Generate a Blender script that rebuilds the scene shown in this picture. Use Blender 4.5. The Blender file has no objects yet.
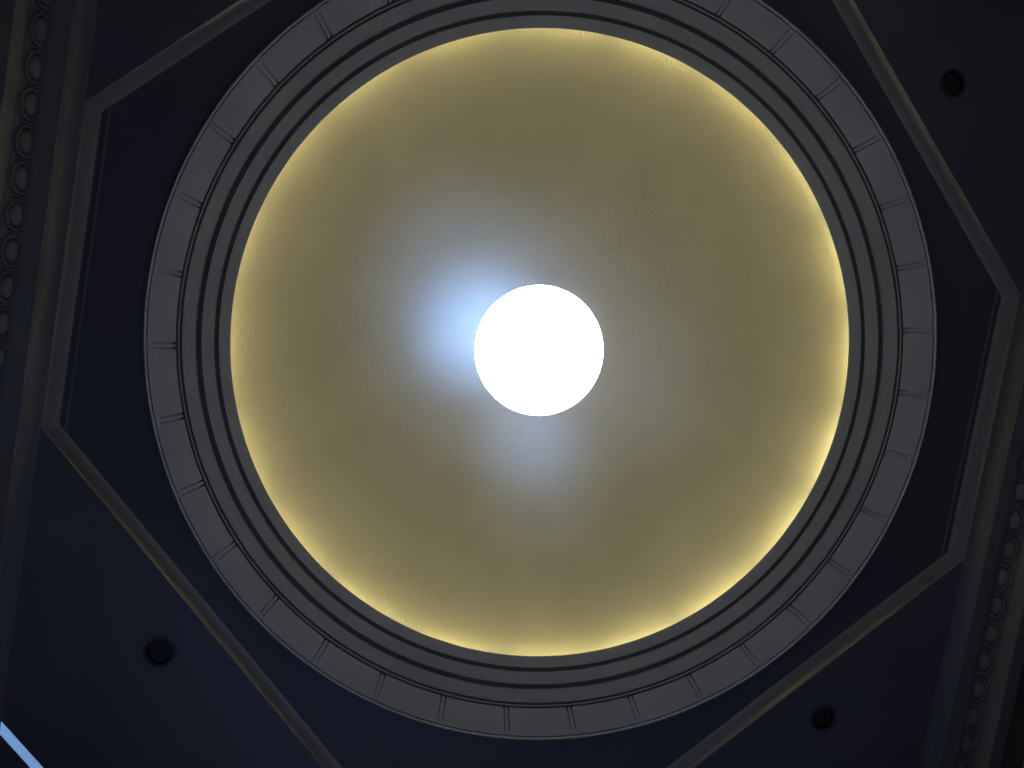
import bpy, bmesh, math, random
from mathutils import Vector, Matrix
random.seed(4)
PI = math.pi
C = bpy.context.scene.collection
S = 2.5            # metres per ring radius
H0 = 1.6           # camera height above the floor

# ------------------------------------------------------------------ materials
def mat(name, col, rough=0.8, bump=0.0, bscale=60.0, var=0.0, vscale=3.0, spec=0.3, metal=0.0):
    m = bpy.data.materials.new(name); m.use_nodes = True
    nt = m.node_tree; b = nt.nodes['Principled BSDF']
    b.inputs['Base Color'].default_value = (*col, 1)
    b.inputs['Roughness'].default_value = rough
    b.inputs['Metallic'].default_value = metal
    b.inputs['Specular IOR Level'].default_value = spec
    tc = nt.nodes.new('ShaderNodeTexCoord')
    if bump:
        n = nt.nodes.new('ShaderNodeTexNoise'); n.inputs['Scale'].default_value = bscale
        n.inputs['Detail'].default_value = 4
        nt.links.new(tc.outputs['Object'], n.inputs['Vector'])
        bp = nt.nodes.new('ShaderNodeBump'); bp.inputs['Strength'].default_value = bump
        bp.inputs['Distance'].default_value = 0.01
        nt.links.new(n.outputs['Fac'], bp.inputs['Height'])
        nt.links.new(bp.outputs['Normal'], b.inputs['Normal'])
    if var:
        n = nt.nodes.new('ShaderNodeTexNoise'); n.inputs['Scale'].default_value = vscale
        n.inputs['Detail'].default_value = 3
        nt.links.new(tc.outputs['Object'], n.inputs['Vector'])
        r = nt.nodes.new('ShaderNodeValToRGB')
        r.color_ramp.elements[0].position = 0.35; r.color_ramp.elements[1].position = 0.65
        r.color_ramp.elements[0].color = (*[c*(1-var) for c in col], 1)
        r.color_ramp.elements[1].color = (*[min(1, c*(1+var)) for c in col], 1)
        nt.links.new(n.outputs['Fac'], r.inputs['Fac'])
        nt.links.new(r.outputs['Color'], b.inputs['Base Color'])
    return m
def emit(name, col, strength):
    m = bpy.data.materials.new(name); m.use_nodes = True
    nt = m.node_tree; b = nt.nodes['Principled BSDF']
    b.inputs['Base Color'].default_value = (0.8, 0.8, 0.8, 1)
    b.inputs['Emission Color'].default_value = (*col, 1)
    b.inputs['Emission Strength'].default_value = strength
    return m
M = {
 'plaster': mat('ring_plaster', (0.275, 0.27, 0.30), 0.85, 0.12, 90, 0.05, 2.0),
 'mold': mat('light_molding_plaster', (0.80, 0.78, 0.73), 0.85, 0.1, 80, 0.04, 2.0),
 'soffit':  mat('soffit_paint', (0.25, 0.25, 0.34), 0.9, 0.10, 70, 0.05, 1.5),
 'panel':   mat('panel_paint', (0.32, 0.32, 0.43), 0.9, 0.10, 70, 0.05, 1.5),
 'cornice': mat('cornice_plaster', (0.42, 0.43, 0.49), 0.85, 0.10, 60, 0.05, 2.0),
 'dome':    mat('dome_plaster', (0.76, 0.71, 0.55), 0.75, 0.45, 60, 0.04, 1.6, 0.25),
 'wall':    mat('wall_paint', (0.09, 0.09, 0.095), 0.9, 0.08, 40, 0.05, 1.0),
 'floor':   mat('floor_stone', (0.30, 0.29, 0.28), 0.35, 0.02, 5, 0.15, 1.2),
 'white':   mat('painted_metal', (0.20, 0.20, 0.25), 0.6, 0.02, 200),
 'black':   mat('black_baffle', (0.05, 0.05, 0.06), 0.6, 0.02, 200, spec=0.1),
 'frame':   mat('skylight_frame', (0.75, 0.75, 0.75), 0.5, 0.02, 100),
 'sky':     emit('daylit_skylight', (0.70, 0.82, 1.0), 11.0),
 'rope':    emit('warm_cove_light', (1.0, 0.86, 0.34), 12.5),
 'rope2': emit('warm_cove_light_bright', (1.0, 0.88, 0.38), 16.0),
 'led':     emit('blue_strip_light', (0.16, 0.31, 0.58), 0.95),
 'lens':    mat('unlit_lamp_lens', (0.10, 0.10, 0.13), 0.5, 0.02, 100),
}

# ------------------------------------------------------------------ helpers
def W(x, y, z): return Vector((x*S, y*S, H0 + z*S))
def tag(o, label=None, cat=None, group=None, kind=None):
    if label: o['label'] = label
    if cat: o['category'] = cat
    if group: o['group'] = group
    if kind: o['kind'] = kind
    return o
def empty(name, loc=(0, 0, 0)):
    o = bpy.data.objects.new(name, None); C.objects.link(o); o.location = loc; return o
def build(name, bm, m, parent=None, smooth=False, angle=0.6):
    bmesh.ops.recalc_face_normals(bm, faces=bm.faces)
    me = bpy.data.meshes.new(name); bm.to_mesh(me); bm.free()
    me.materials.append(m)
    if smooth:
        me.polygons.foreach_set('use_smooth', [True]*len(me.polygons))
        me.set_sharp_from_angle(angle=angle)
    o = bpy.data.objects.new(name, me); C.objects.link(o)
    if parent:
        o.parent = parent; o.matrix_parent_inverse = Matrix.Identity(4)
        me.transform(Matrix.Translation(-parent.location))
    return o
def lathe(prof, n=192, closed=True, a0=0, a1=2*PI):
    """closed section (r, z) swept about the dome axis"""
    bm = bmesh.new(); full = abs(a1-a0-2*PI) < 1e-6
    cnt = n if full else n+1
    rows = []
    for i in range(cnt):
        a = a0 + (a1-a0)*i/n
        rows.append([bm.verts.new(W(r*math.cos(a), r*math.sin(a), z)) for r, z in prof])
    k = len(prof)
    for i in range(n):
        A = rows[i]; B = rows[(i+1) % cnt]
        for j in range(k if closed else k-1):
            bm.faces.new((A[j], A[(j+1) % k], B[(j+1) % k], B[j]))
    if not full and closed:
        bm.faces.new(rows[0]); bm.faces.new(list(reversed(rows[-1])))
    return bm
def sweep(prof, pts_of):
    """prof: closed section (d, z); pts_of(d): closed or open list of plan points offset d"""
    bm = bmesh.new(); cols = []
    for d, z in prof:
        pl, closed = pts_of(d)
        cols.append([bm.verts.new(W(x, y, z)) for x, y in pl])
    k = len(prof); n = len(cols[0])
    for j in range(k):
        A = cols[j]; B = cols[(j+1) % k]
        for i in range(n if closed else n-1):
            bm.faces.new((A[i], A[(i+1) % n], B[(i+1) % n], B[i]))
    if not closed:
        bm.faces.new([c[0] for c in cols]); bm.faces.new([c[-1] for c in reversed(cols)])
    return bm
def oct_pts(a, e):
    """octagon: four sides at distance a on the axes, four at e on the diagonals"""
    h = e*math.sqrt(2) - a
    return [(a, -h), (a, h), (h, a), (-h, a), (-a, h), (-a, -h), (-h, -a), (h, -a)]
def plate(outer, holes, z0, z1):
    """flat plate with holes between two heights"""
    bm = bmesh.new(); edges = []
    for loop in [outer]+holes:
        vs = [bm.verts.new(W(x, y, z0)) for x, y in loop]
        for i in range(len(vs)): edges.append(bm.edges.new((vs[i], vs[(i+1) % len(vs)])))
    r = bmesh.ops.triangle_fill(bm, use_beauty=True, use_dissolve=False, edges=edges)
    g = bmesh.ops.extrude_face_region(bm, geom=list(bm.faces))
    bmesh.ops.translate(bm, verts=[v for v in g['geom'] if isinstance(v, bmesh.types.BMVert)], vec=(0, 0, (z1-z0)*S))
    return bm
def circ(cx, cy, r, n=64): return [(cx+r*math.cos(2*PI*i/n), cy+r*math.sin(2*PI*i/n)) for i in range(n)]

# y grows towards the bottom of the photograph in the survey; flip so that the world is right-handed
# ------------------------------------------------------------------ measured sizes (ring radius = 1)
ZP = 1.568                      # corner panels
ZS = 1.608                      # recessed soffit
AP, EP = 1.165, 1.081           # octagon arris: axis / diagonal distance
WALL = 1.30; DIAG = 1.650       # walls and chamfered corner walls
LD = 1.207*ZP/1.585             # downlight distance on the diagonals

# ================================================================== CEILING
ceil = tag(empty('ceiling', W(0, 0, ZP)), 'dark flat ceiling with an octagonal recess around the glowing dome', 'ceiling', kind='structure')
h_ = math.sqrt(2)*EP - AP
hw = math.sqrt(2)*DIAG - 1.20   # where the panel meets the chamfer
def rot(p, k):
    for _ in range(k): p = (-p[1], p[0])
    return p
LSP = 0.7071*1.2035
spots = {0: (0.852, 0.842), 1: (-0.846, 0.850), 3: (0.852, -0.848)}    # survey: bottom right, bottom left, top right
# quadrant 0 = +x +y (bottom right of the photo)
def dg(dd, sx): return ((-dd+sx)*math.sqrt(.5), (dd+sx)*math.sqrt(.5))
for k in range(4):
    o = [(AP, h_), (1.185, h_), (1.185, math.sqrt(2)*(DIAG+.012)-1.185), (math.sqrt(2)*(DIAG+.012)-1.185, 1.185), (h_, 1.185), (h_, AP)]
    o = [rot(p, k) for p in o]
    holes = []
    if k in spots:
        holes = [circ(*spots[k], 0.0345, 48)]
    if k == 1:
        holes.append([dg(1.5675, -0.079), dg(1.5900, -0.079), dg(1.5900, 0.079), dg(1.5675, 0.079)])
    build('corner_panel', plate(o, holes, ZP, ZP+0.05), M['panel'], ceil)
# cove up from the arris to the recessed soffit
def octo(d):        # d: inward offset from the arris
    return oct_pts(AP-d, EP-d), True
cv = [(0.0, ZP)]
for i in range(0, 11):
    t = i/10*PI/2
    cv.append((0.0012 + 0.0145*(1-math.cos(t)), ZP+0.002 + (ZS-ZP-0.002)*math.sin(t)))
cv += [(0.0160, ZS+0.003), (0.0160, ZS+0.04), (-0.004, ZS+0.04), (-0.004, ZS), (-0.0005, ZP+0.001)]
build('cove_molding', sweep(cv, octo), M['mold'], ceil, True, 0.5)
for k in range(4):
    bp_ = lambda d: ([rot(p, k) for p in ((AP-d, -h_-.008), (AP-d, h_+.008))], False)
    build('soffit_bead', sweep([(0.0300, ZS+.002), (0.0300, ZS-.0045), (0.0330, ZS-.0060), (0.0345, ZS-.0045), (0.0352, ZS+.002)], bp_), M['cornice'], ceil, True, 0.9)
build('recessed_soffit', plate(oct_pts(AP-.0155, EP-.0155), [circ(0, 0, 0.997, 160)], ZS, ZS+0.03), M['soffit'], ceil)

# dome shell: shallow spherical cap springing behind the lip
Z0, RS = 0.382, 1.679
prof = []
RO, ZO = 0.209, 2.048
def dz(r): return Z0 + math.sqrt(RS*RS - r*r)
K = 40
for i in range(K+1):
    r = RO + (0.935-RO)*i/K
    prof.append((r, dz(r)))
inner = list(prof)
prof += [(0.950, 1.772), (0.955, 1.759)]
outerp = [(0.985, 1.759), (0.985, 1.80)] + [(r, z+0.03) for r, z in reversed(inner)]
dome = build('dome', lathe(prof+outerp, 256), M['dome'], ceil, True, 0.5)
dome['label'] = 'warm cream plastered shallow dome lit from a hidden cove'

# ================================================================== SKYLIGHT
sk = tag(empty('window_1', W(0, 0, ZO)), 'round white glowing skylight at the crown of the dome', 'skylight', kind='structure')
bm = bmesh.new(); rings = []
n = 96; top = bm.verts.new(W(0, 0, ZO-0.012))
for j in range(1, 9):
    r = (RO-.003)*j/8; z = ZO-0.012 + 0.010*(j/8)**2
    rings.append([bm.verts.new(W(r*math.cos(2*PI*i/n), r*math.sin(2*PI*i/n), z)) for i in range(n)])
rings.append([bm.verts.new(W((RO-.003)*math.cos(2*PI*i/n), (RO-.003)*math.sin(2*PI*i/n), ZO+0.02)) for i in range(n)])
for i in range(n):
    bm.faces.new((top, rings[0][i], rings[0][(i+1) % n]))
    for j in range(len(rings)-1):
        bm.faces.new((rings[j][i], rings[j+1][i], rings[j+1][(i+1) % n], rings[j][(i+1) % n]))
bm.faces.new(rings[-1])
build('pane', bm, M['sky'], sk, True)
build('skylight_frame', lathe([(RO-.0025, ZO-.001), (RO-.0002, ZO-.001), (RO-.0002, ZO+.028), (RO-.0025, ZO+.028)], 128), M['frame'], sk, True)

# ================================================================== DOME RING
ring = tag(empty('trim_1', W(0, 0, 1.60)), 'grey circular molding ring of radial panels and stepped bands around the dome', 'molding', kind='structure')
# thin outer bead
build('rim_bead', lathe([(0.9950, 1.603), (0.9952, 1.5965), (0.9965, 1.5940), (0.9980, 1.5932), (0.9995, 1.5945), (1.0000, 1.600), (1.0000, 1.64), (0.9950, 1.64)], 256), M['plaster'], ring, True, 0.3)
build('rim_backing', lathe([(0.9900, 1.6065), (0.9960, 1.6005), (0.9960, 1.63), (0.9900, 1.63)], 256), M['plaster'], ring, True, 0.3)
# panels between bead and inner bead; the sloping band carries 35 panels
NP = 35; PH = -0.32338*2*PI/NP
def seg(a0, a1, prof, nn): return lathe(prof, nn, True, a0, a1)
pa = (0.9925, 1.6015); pb = (0.9522, 1.6615)
def off(p, d):   # push a point back into the band (outward-up normal)
    nx, nz = 0.843, 0.537
    return (p[0]+nx*d, p[1]+nz*d)
A0 = 2*PI/NP
gap = 0.0084/0.97           # half-width of the separator (radians)
for i in range(NP):
    c = PH + i*A0
    a0, a1 = c+gap, c+A0-gap
    p_ = [pa, ((pa[0]+pb[0])/2, (pa[1]+pb[1])/2), pb, off(pb, 0.03), off(pa, 0.03)]
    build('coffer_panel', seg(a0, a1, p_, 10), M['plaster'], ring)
    q0, q1 = off(pa, 0.0006), off(pb, 0.0006)
    build('coffer_divider', seg(c-gap*0.45, c+gap*0.45, [q0, q1, off(q1, 0.028), off(q0, 0.028)], 2), M['plaster'], ring)
# backing behind the dividers
build('ring_backing', lathe([off(pa, 0.0060), off(pb, 0.0060), off(pb, 0.034), off(pa, 0.034)], 256), M['plaster'], ring, True)
# inner bead
build('inner_bead', lathe([(0.9512, 1.6670), (0.9504, 1.6625), (0.9470, 1.6640), (0.9460, 1.6680), (0.9460, 1.70), (0.9512, 1.70)], 256), M['plaster'], ring, True, 0.3)
for (r0, z0, r1, z1) in ((0.9405, 1.6685, 0.9168, 1.6960), (0.9058, 1.6992, 0.8840, 1.7225), (0.8735, 1.7270, 0.8528, 1.7490)):
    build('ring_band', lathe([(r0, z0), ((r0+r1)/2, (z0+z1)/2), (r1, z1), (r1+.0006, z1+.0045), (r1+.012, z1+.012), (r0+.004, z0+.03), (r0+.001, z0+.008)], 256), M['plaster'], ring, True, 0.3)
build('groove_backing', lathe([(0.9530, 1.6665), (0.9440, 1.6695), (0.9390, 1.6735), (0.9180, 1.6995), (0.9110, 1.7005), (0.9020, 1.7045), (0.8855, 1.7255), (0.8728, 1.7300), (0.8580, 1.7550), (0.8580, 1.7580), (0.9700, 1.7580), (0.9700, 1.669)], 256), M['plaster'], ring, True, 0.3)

# ================================================================== COVE ROPE LIGHT behind the lip
rope = bmesh.new()
rr = 0.0045
for i in range(20):
    a0 = i*2*PI/20 + 0.02; a1 = (i+1)*2*PI/20 - 0.02
    cr, cz = 0.905, 1.7635
    sec = [(cr+rr*math.cos(t*PI/4), cz+rr*math.sin(t*PI/4)) for t in range(8)]
    b2 = lathe(sec, 10, True, a0, a1)
    me = bpy.data.meshes.new('t'); b2.to_mesh(me); b2.free(); rope.from_mesh(me); bpy.data.meshes.remove(me)
cl = tag(build('cove_light', rope, M['rope'], None, True), 'warm yellow light line hidden behind the dome lip', 'light')
cl.data.materials.append(M['rope2'])
for p in cl.data.polygons:          # the tubes along the lower side of the picture are the brighter ones
    if 5 < math.degrees(math.atan2(p.center.y, p.center.x)) < 150: p.material_index = 1

# ================================================================== CORNICES on the four straight walls
names = ['right', 'bottom', 'left', 'top']
def side_sweep(prof, k, trim=0.0):
    def f(d):
        h = math.sqrt(2)*(DIAG+.004) - d - trim
        return [rot(p, k) for p in ((d, -h), (d, h))], False
    return sweep(prof, f)
PITCH = 0.0775
for k in range(4):
    T = empty('trim_%d' % (k+2), W(*rot((WALL, 0), k), 1.47))
    tag(T, {'right': 'dark plaster cornice with an egg row along the right side', 'left': 'dark plaster cornice with an egg row along the left side',
            'top': 'plaster cornice on the upper wall', 'bottom': 'plaster cornice on the lower wall'}[names[k]], 'cornice', kind='structure')
    # crown cove from the fillet to the panel level
    cc = [(1.1935, 1.532), (1.1935, 1.538), (1.1905, 1.540), (1.1900, 1.543)]
    for i in range(0, 7):
        t = i/6*PI/2
        cc.append((1.1700+0.0185*math.cos(t), 1.545+0.020*math.sin(t)))
    cc += [(1.1655, 1.566), (1.1655, ZP), (1.1655, ZP+0.05), (1.20, ZP+0.05), (1.1985, 1.5325)]
    build('crown_cove', side_sweep(cc, k), M['cornice'], T, True, 0.6)
    # corona underside
    build('corona', side_sweep([(1.1965, 1.5345), (1.2480, 1.5345), (1.2480, 1.60), (1.2005, 1.60)], k), M['cornice'], T)
    # bed behind the eggs: sloping, then fascia
    bed = [(1.2450, 1.534), (1.2490, 1.527), (1.2590, 1.512), (1.2610, 1.508), (1.2625, 1.5065), (1.2636, 1.508), (1.2640, 1.466), (1.30, 1.466), (1.31, 1.60), (1.245, 1.60)]
    build('fascia', side_sweep(bed, k), M['cornice'], T, True, 0.4)
    # lower picture moulding
    build('frieze_bead', side_sweep([(1.2925, 1.405), (1.2880, 1.400), (1.2880, 1.396), (1.2925, 1.391), (1.302, 1.391), (1.302, 1.405)], k), M['cornice'], T, True, 0.6)
    if names[k] in ('left', 'right'):
        # egg : half ellipsoid seated on the slope, plus its shell (a raised hoop)
        L_ = 0.93; nE = int(2*L_/PITCH)
        ax = Vector(rot((1, 0), k)).to_3d(); al = Vector(rot((0, 1), k)).to_3d()
        dn = Vector((0, 0, 1))
        sl = (ax*0.55 - dn*0.83).normalized()          # down the slope
        nr = (ax*-0.83 - dn*0.55).normalized()         # out of the slope
        for i in range(-(nE//2), nE//2+1):
            v = i*PITCH + (-0.0130 if names[k] == 'left' else -0.003)
            if names[k] == 'left': v = -v
            cen = W(*rot((1.2475, v), k), 1.5215)
            bm = bmesh.new()
            bmesh.ops.create_uvsphere(bm, u_segments=20, v_segments=12, radius=1)
            for q in bm.verts:
                x, y, z = q.co
                wdt = 0.0235*(1 - 0.22*y)
                q.co = cen + (al*(x*wdt) + sl*(y*0.0145) + nr*(z*0.0120))*S
            egg = build('egg', bm, M['cornice'], T, True)
            bm = bmesh.new(); cols = []
            m_ = 22
            for j in range(m_+1):
                t = PI*(-0.12) + PI*1.24*j/m_
                cx, cy = math.cos(t)*0.0320, math.sin(t)*0.0190-0.003
                tx, ty = math.cos(t), math.sin(t)
                col = []
                for s in range(8):
                    p = s*PI/4
                    rr_ = 0.0030
                    col.append(bm.verts.new(cen + (al*(cx+tx*rr_*math.cos(p)) + sl*(cy+ty*rr_*math.cos(p)) + nr*(rr_*1.6*math.sin(p)+0.001))*S))
                cols.append(col)
            for j in range(m_):
                for s in range(8):
                    bm.faces.new((cols[j][s], cols[j][(s+1) % 8], cols[j+1][(s+1) % 8], cols[j+1][s]))
            bm.faces.new(cols[0]); bm.faces.new(cols[-1])
            build('egg_shell', bm, M['cornice'], T, True)
            # dart between two eggs
            bm = bmesh.new()
            c2 = cen + al*(PITCH/2*S)
            vs = [bm.verts.new(c2 + (al*a + sl*b + nr*c)*S) for a, b, c in
                  ((-0.0042, -0.012, 0), (0.0042, -0.012, 0), (0.0, 0.016, 0.0), (0, -0.012, 0.008), (0, 0.012, 0.004))]
            for f in ((0, 1, 2), (0, 3, 4, 2), (3, 1, 2, 4), (0, 1, 3)):
                bm.faces.new([vs[q] for q in f])
            build('dart', bm, M['cornice'], T)

# ================================================================== WALLS, FLOOR
def wall(name, a, b, z0, z1, th):
    ax, ay = a; bx, by = b
    nx, ny = (by-ay), -(bx-ax); l = math.hypot(nx, ny); nx, ny = nx/l*th, ny/l*th
    if nx*ax+ny*ay < 0: nx, ny = -nx, -ny
    bm = bmesh.new()
    lo = [bm.verts.new((x*S, y*S, z0)) for x, y in ((ax, ay), (bx, by), (bx+nx, by+ny), (ax+nx, ay+ny))]
    hi = [bm.verts.new((q.co.x, q.co.y, z1)) for q in lo]
    bm.faces.new(lo); bm.faces.new(hi)
    for i in range(4): bm.faces.new((lo[i], lo[(i+1) % 4], hi[(i+1) % 4], hi[i]))
    return tag(build(name, bm, M['wall']), kind='structure')
P8 = oct_pts(WALL, DIAG)
zt = H0 + (ZP+0.05)*S
for i, nm in enumerate(['wall_right', 'wall_lower_right', 'wall_lower', 'wall_lower_left', 'wall_left', 'wall_upper_left', 'wall_upper', 'wall_upper_right']):
    w = wall(nm, P8[i], P8[(i+1) % 8], 0.0, zt, 0.06)
    w['label'] = 'dark painted wall, ' + nm[5:].replace('_', ' ') + ' side of the domed room'; w['category'] = 'wall'
fl = plate([(x*1.05, y*1.05) for x, y in P8], [], -H0/S-0.06, -H0/S)
tag(build('floor', fl, M['floor']), 'stone floor of the domed room', 'floor', kind='structure')

# ================================================================== DOWNLIGHTS
for k, lab in ((1, 'dark round recessed ceiling downlight in the lower left corner panel'),
               (0, 'dark round recessed ceiling downlight in the lower right corner panel'),
               (3, 'dark round recessed ceiling downlight in the upper right corner panel')):
    cx, cy = spots[k]
    D = tag(empty('recessed_downlight', W(cx, cy, ZP)), lab, 'downlight', 'recessed downlights in the corner panels')
    def lat(prof):
        b = lathe(prof, 48)
        bmesh.ops.translate(b, verts=b.verts, vec=(cx*S, cy*S, 0)); return b
    build('trim_ring', lat([(0.0385, ZP-0.0002), (0.0375, ZP-0.0025), (0.0315, ZP-0.0025), (0.0305, ZP+0.002), (0.0325, ZP+0.006), (0.0342, ZP+0.006), (0.0342, ZP-0.0002)]), M['white'], D, True)
    build('can', lat([(0.0310, ZP+0.001), (0.0305, ZP+0.001), (0.0230, ZP+0.040), (0.0005, ZP+0.042), (0.0005, ZP+0.047), (0.0340, ZP+0.047), (0.0340, ZP+0.007), (0.0322, ZP+0.006)]), M['black'], D, True)
    build('lens', lat([(0.0003, ZP+0.008), (0.0270, ZP+0.008), (0.0270, ZP+0.011), (0.0003, ZP+0.011)]), M['lens'], D, True)

# ================================================================== BLUE STRIP LIGHT on the lower left chamfer
d0 = 1.568
def diag(dd, s, z):      # point at distance dd along the lower-left diagonal, s across it
    c = math.sqrt(.5); return W(-dd*c + s*c, dd*c + s*c, z)
def dbox(d_0, d_1, s0, s1, z0, z1):
    bm = bmesh.new()
    lo = [bm.verts.new(diag(d, s, z0)) for d, s in ((d_0, s0), (d_1, s0), (d_1, s1), (d_0, s1))]
    hi = [bm.verts.new(diag(d, s, z1)) for d, s in ((d_0, s0), (d_1, s0), (d_1, s1), (d_0, s1))]
    bm.faces.new(lo); bm.faces.new(hi)
    for i in range(4): bm.faces.new((lo[i], lo[(i+1) % 4], hi[(i+1) % 4], hi[i]))
    return bm
LT = tag(empty('strip_light', diag(1.579, 0, 1.574)), 'pale blue glowing linear strip light in the lower left corner of the ceiling', 'light')
build('diffuser', dbox(1.5680, 1.5895, -0.0785, 0.0785, 1.5690, 1.5790), M['led'], LT)
build('housing', dbox(1.5680, 1.5895, -0.0785, 0.0785, 1.5792, 1.5850), M['white'], LT)

# ================================================================== LIGHTS
def area(name, loc, target, size, power, col):
    l = bpy.data.lights.new(name, 'AREA'); l.shape = 'RECTANGLE'; l.size, l.size_y = size; l.energy = power; l.color = col
    o = bpy.data.objects.new(name, l); C.objects.link(o); o.location = loc
    o.rotation_euler = (Vector(target)-Vector(loc)).to_track_quat('-Z', 'Y').to_euler(); return o
def spot(name, loc, target, ang, power, col, blend=1.0, rad=0.05):
    l = bpy.data.lights.new(name, 'SPOT'); l.spot_size = ang; l.spot_blend = blend; l.energy = power; l.color = col; l.shadow_soft_size = rad
    o = bpy.data.objects.new(name, l); C.objects.link(o); o.location = loc
    o.rotation_euler = (Vector(target)-Vector(loc)).to_track_quat('-Z', 'Y').to_euler(); return o
# added cool fill near the lower wall, to light the coves opposite
area('cool_side_fill', (-1.0, 2.85, 3.1), (0.6, -2.6, 5.6), (1.6, 0.5), 4.2, (0.42, 0.58, 1.0))
area('warm_side_fill', (0.2, -2.85, 3.1), (0.0, 2.8, 5.6), (1.6, 0.4), 2.4, (1.0, 0.88, 0.70))  # added warm fill near the upper wall, brightens the lower coves
# added spots standing in for daylight off the floor: soft cool patches round the skylight
for x, y, z, deg, P_, rad, colr in ((-0.200, -0.030, 2.05, 9.0, 2500, 0.30, (0.20, 0.42, 1.0)),
                               (-0.230, -0.090, 2.05, 15.0, 750, 0.5, (0.22, 0.42, 1.0)),
                               (-0.010, -0.015, 2.05, 9.0, 1600, 0.22, (0.26, 0.40, 1.0)),
                               (-0.400, -0.300, 1.98, 9.0, 110, 0.45, (0.34, 0.46, 1.0)),
                               (0.020, 0.270, 2.037, 8.5, 800, 0.30, (0.26, 0.46, 1.0)),
                               (0.095, 0.440, 1.994, 8.0, 220, 0.40, (0.34, 0.48, 1.0)),
                               (0.383, 0.080, 2.016, 12.0, 120, 0.5, (0.44, 0.54, 1.0)),
                               (-0.02, 0.0, 2.05, 24.0, 340, 0.6, (0.50, 0.60, 1.0))):
    spot('floor_bounce_fill', (x*0.8, y*0.8, 0.7), W(x, y, z), math.radians(deg), P_, colr, 1.0, rad)

# ================================================================== WORLD
w = bpy.data.worlds.new('World'); bpy.context.scene.world = w; w.use_nodes = True
w.node_tree.nodes['Background'].inputs[0].default_value = (0.5, 0.7, 1.0, 1)
w.node_tree.nodes['Background'].inputs[1].default_value = 0.3

# ================================================================== CAMERA
Mx = Matrix(((0.9927693887527694, 0.0, -0.12003724736702531), (-0.008831756868585713, 0.9972896767131505, -0.073043143360579), (0.11971190762019716, 0.07357513657058277, 0.9900786627599616)))
F, OX, OY, PHI = 652.393, 0.33635, 0.04703, 0.17263
# cam axes in survey world coordinates (x right, y down, z depth), then rotated by -PHI into the room frame
def to_room(v):
    c, s = math.cos(PHI), math.sin(PHI)
    return Vector((v[0]*c+v[1]*s, -v[0]*s+v[1]*c, v[2]))
right = to_room(Mx[0]); down = to_room(Mx[1]); fwd = to_room(Mx[2])
loc = to_room((-OX, -OY, 0.0))
# the survey frame (x right, y down-image, z up) is left-handed as seen from below or right-handed: check
cam = bpy.data.cameras.new('Camera'); co = bpy.data.objects.new('Camera', cam); C.objects.link(co)
R = Matrix((right, -down, -fwd)).transposed()
co.matrix_world = Matrix.Translation(Vector((loc.x*S, loc.y*S, H0))) @ R.to_4x4()
cam.sensor_width = 36; cam.lens = F*36/1024; cam.clip_start = 0.02; cam.clip_end = 100
sc = bpy.context.scene; sc.camera = co
sc.view_settings.view_transform = 'Standard'; sc.view_settings.look = 'None'
sc.view_settings.exposure = 0; sc.view_settings.gamma = 1; sc.view_settings.use_curve_mapping = False
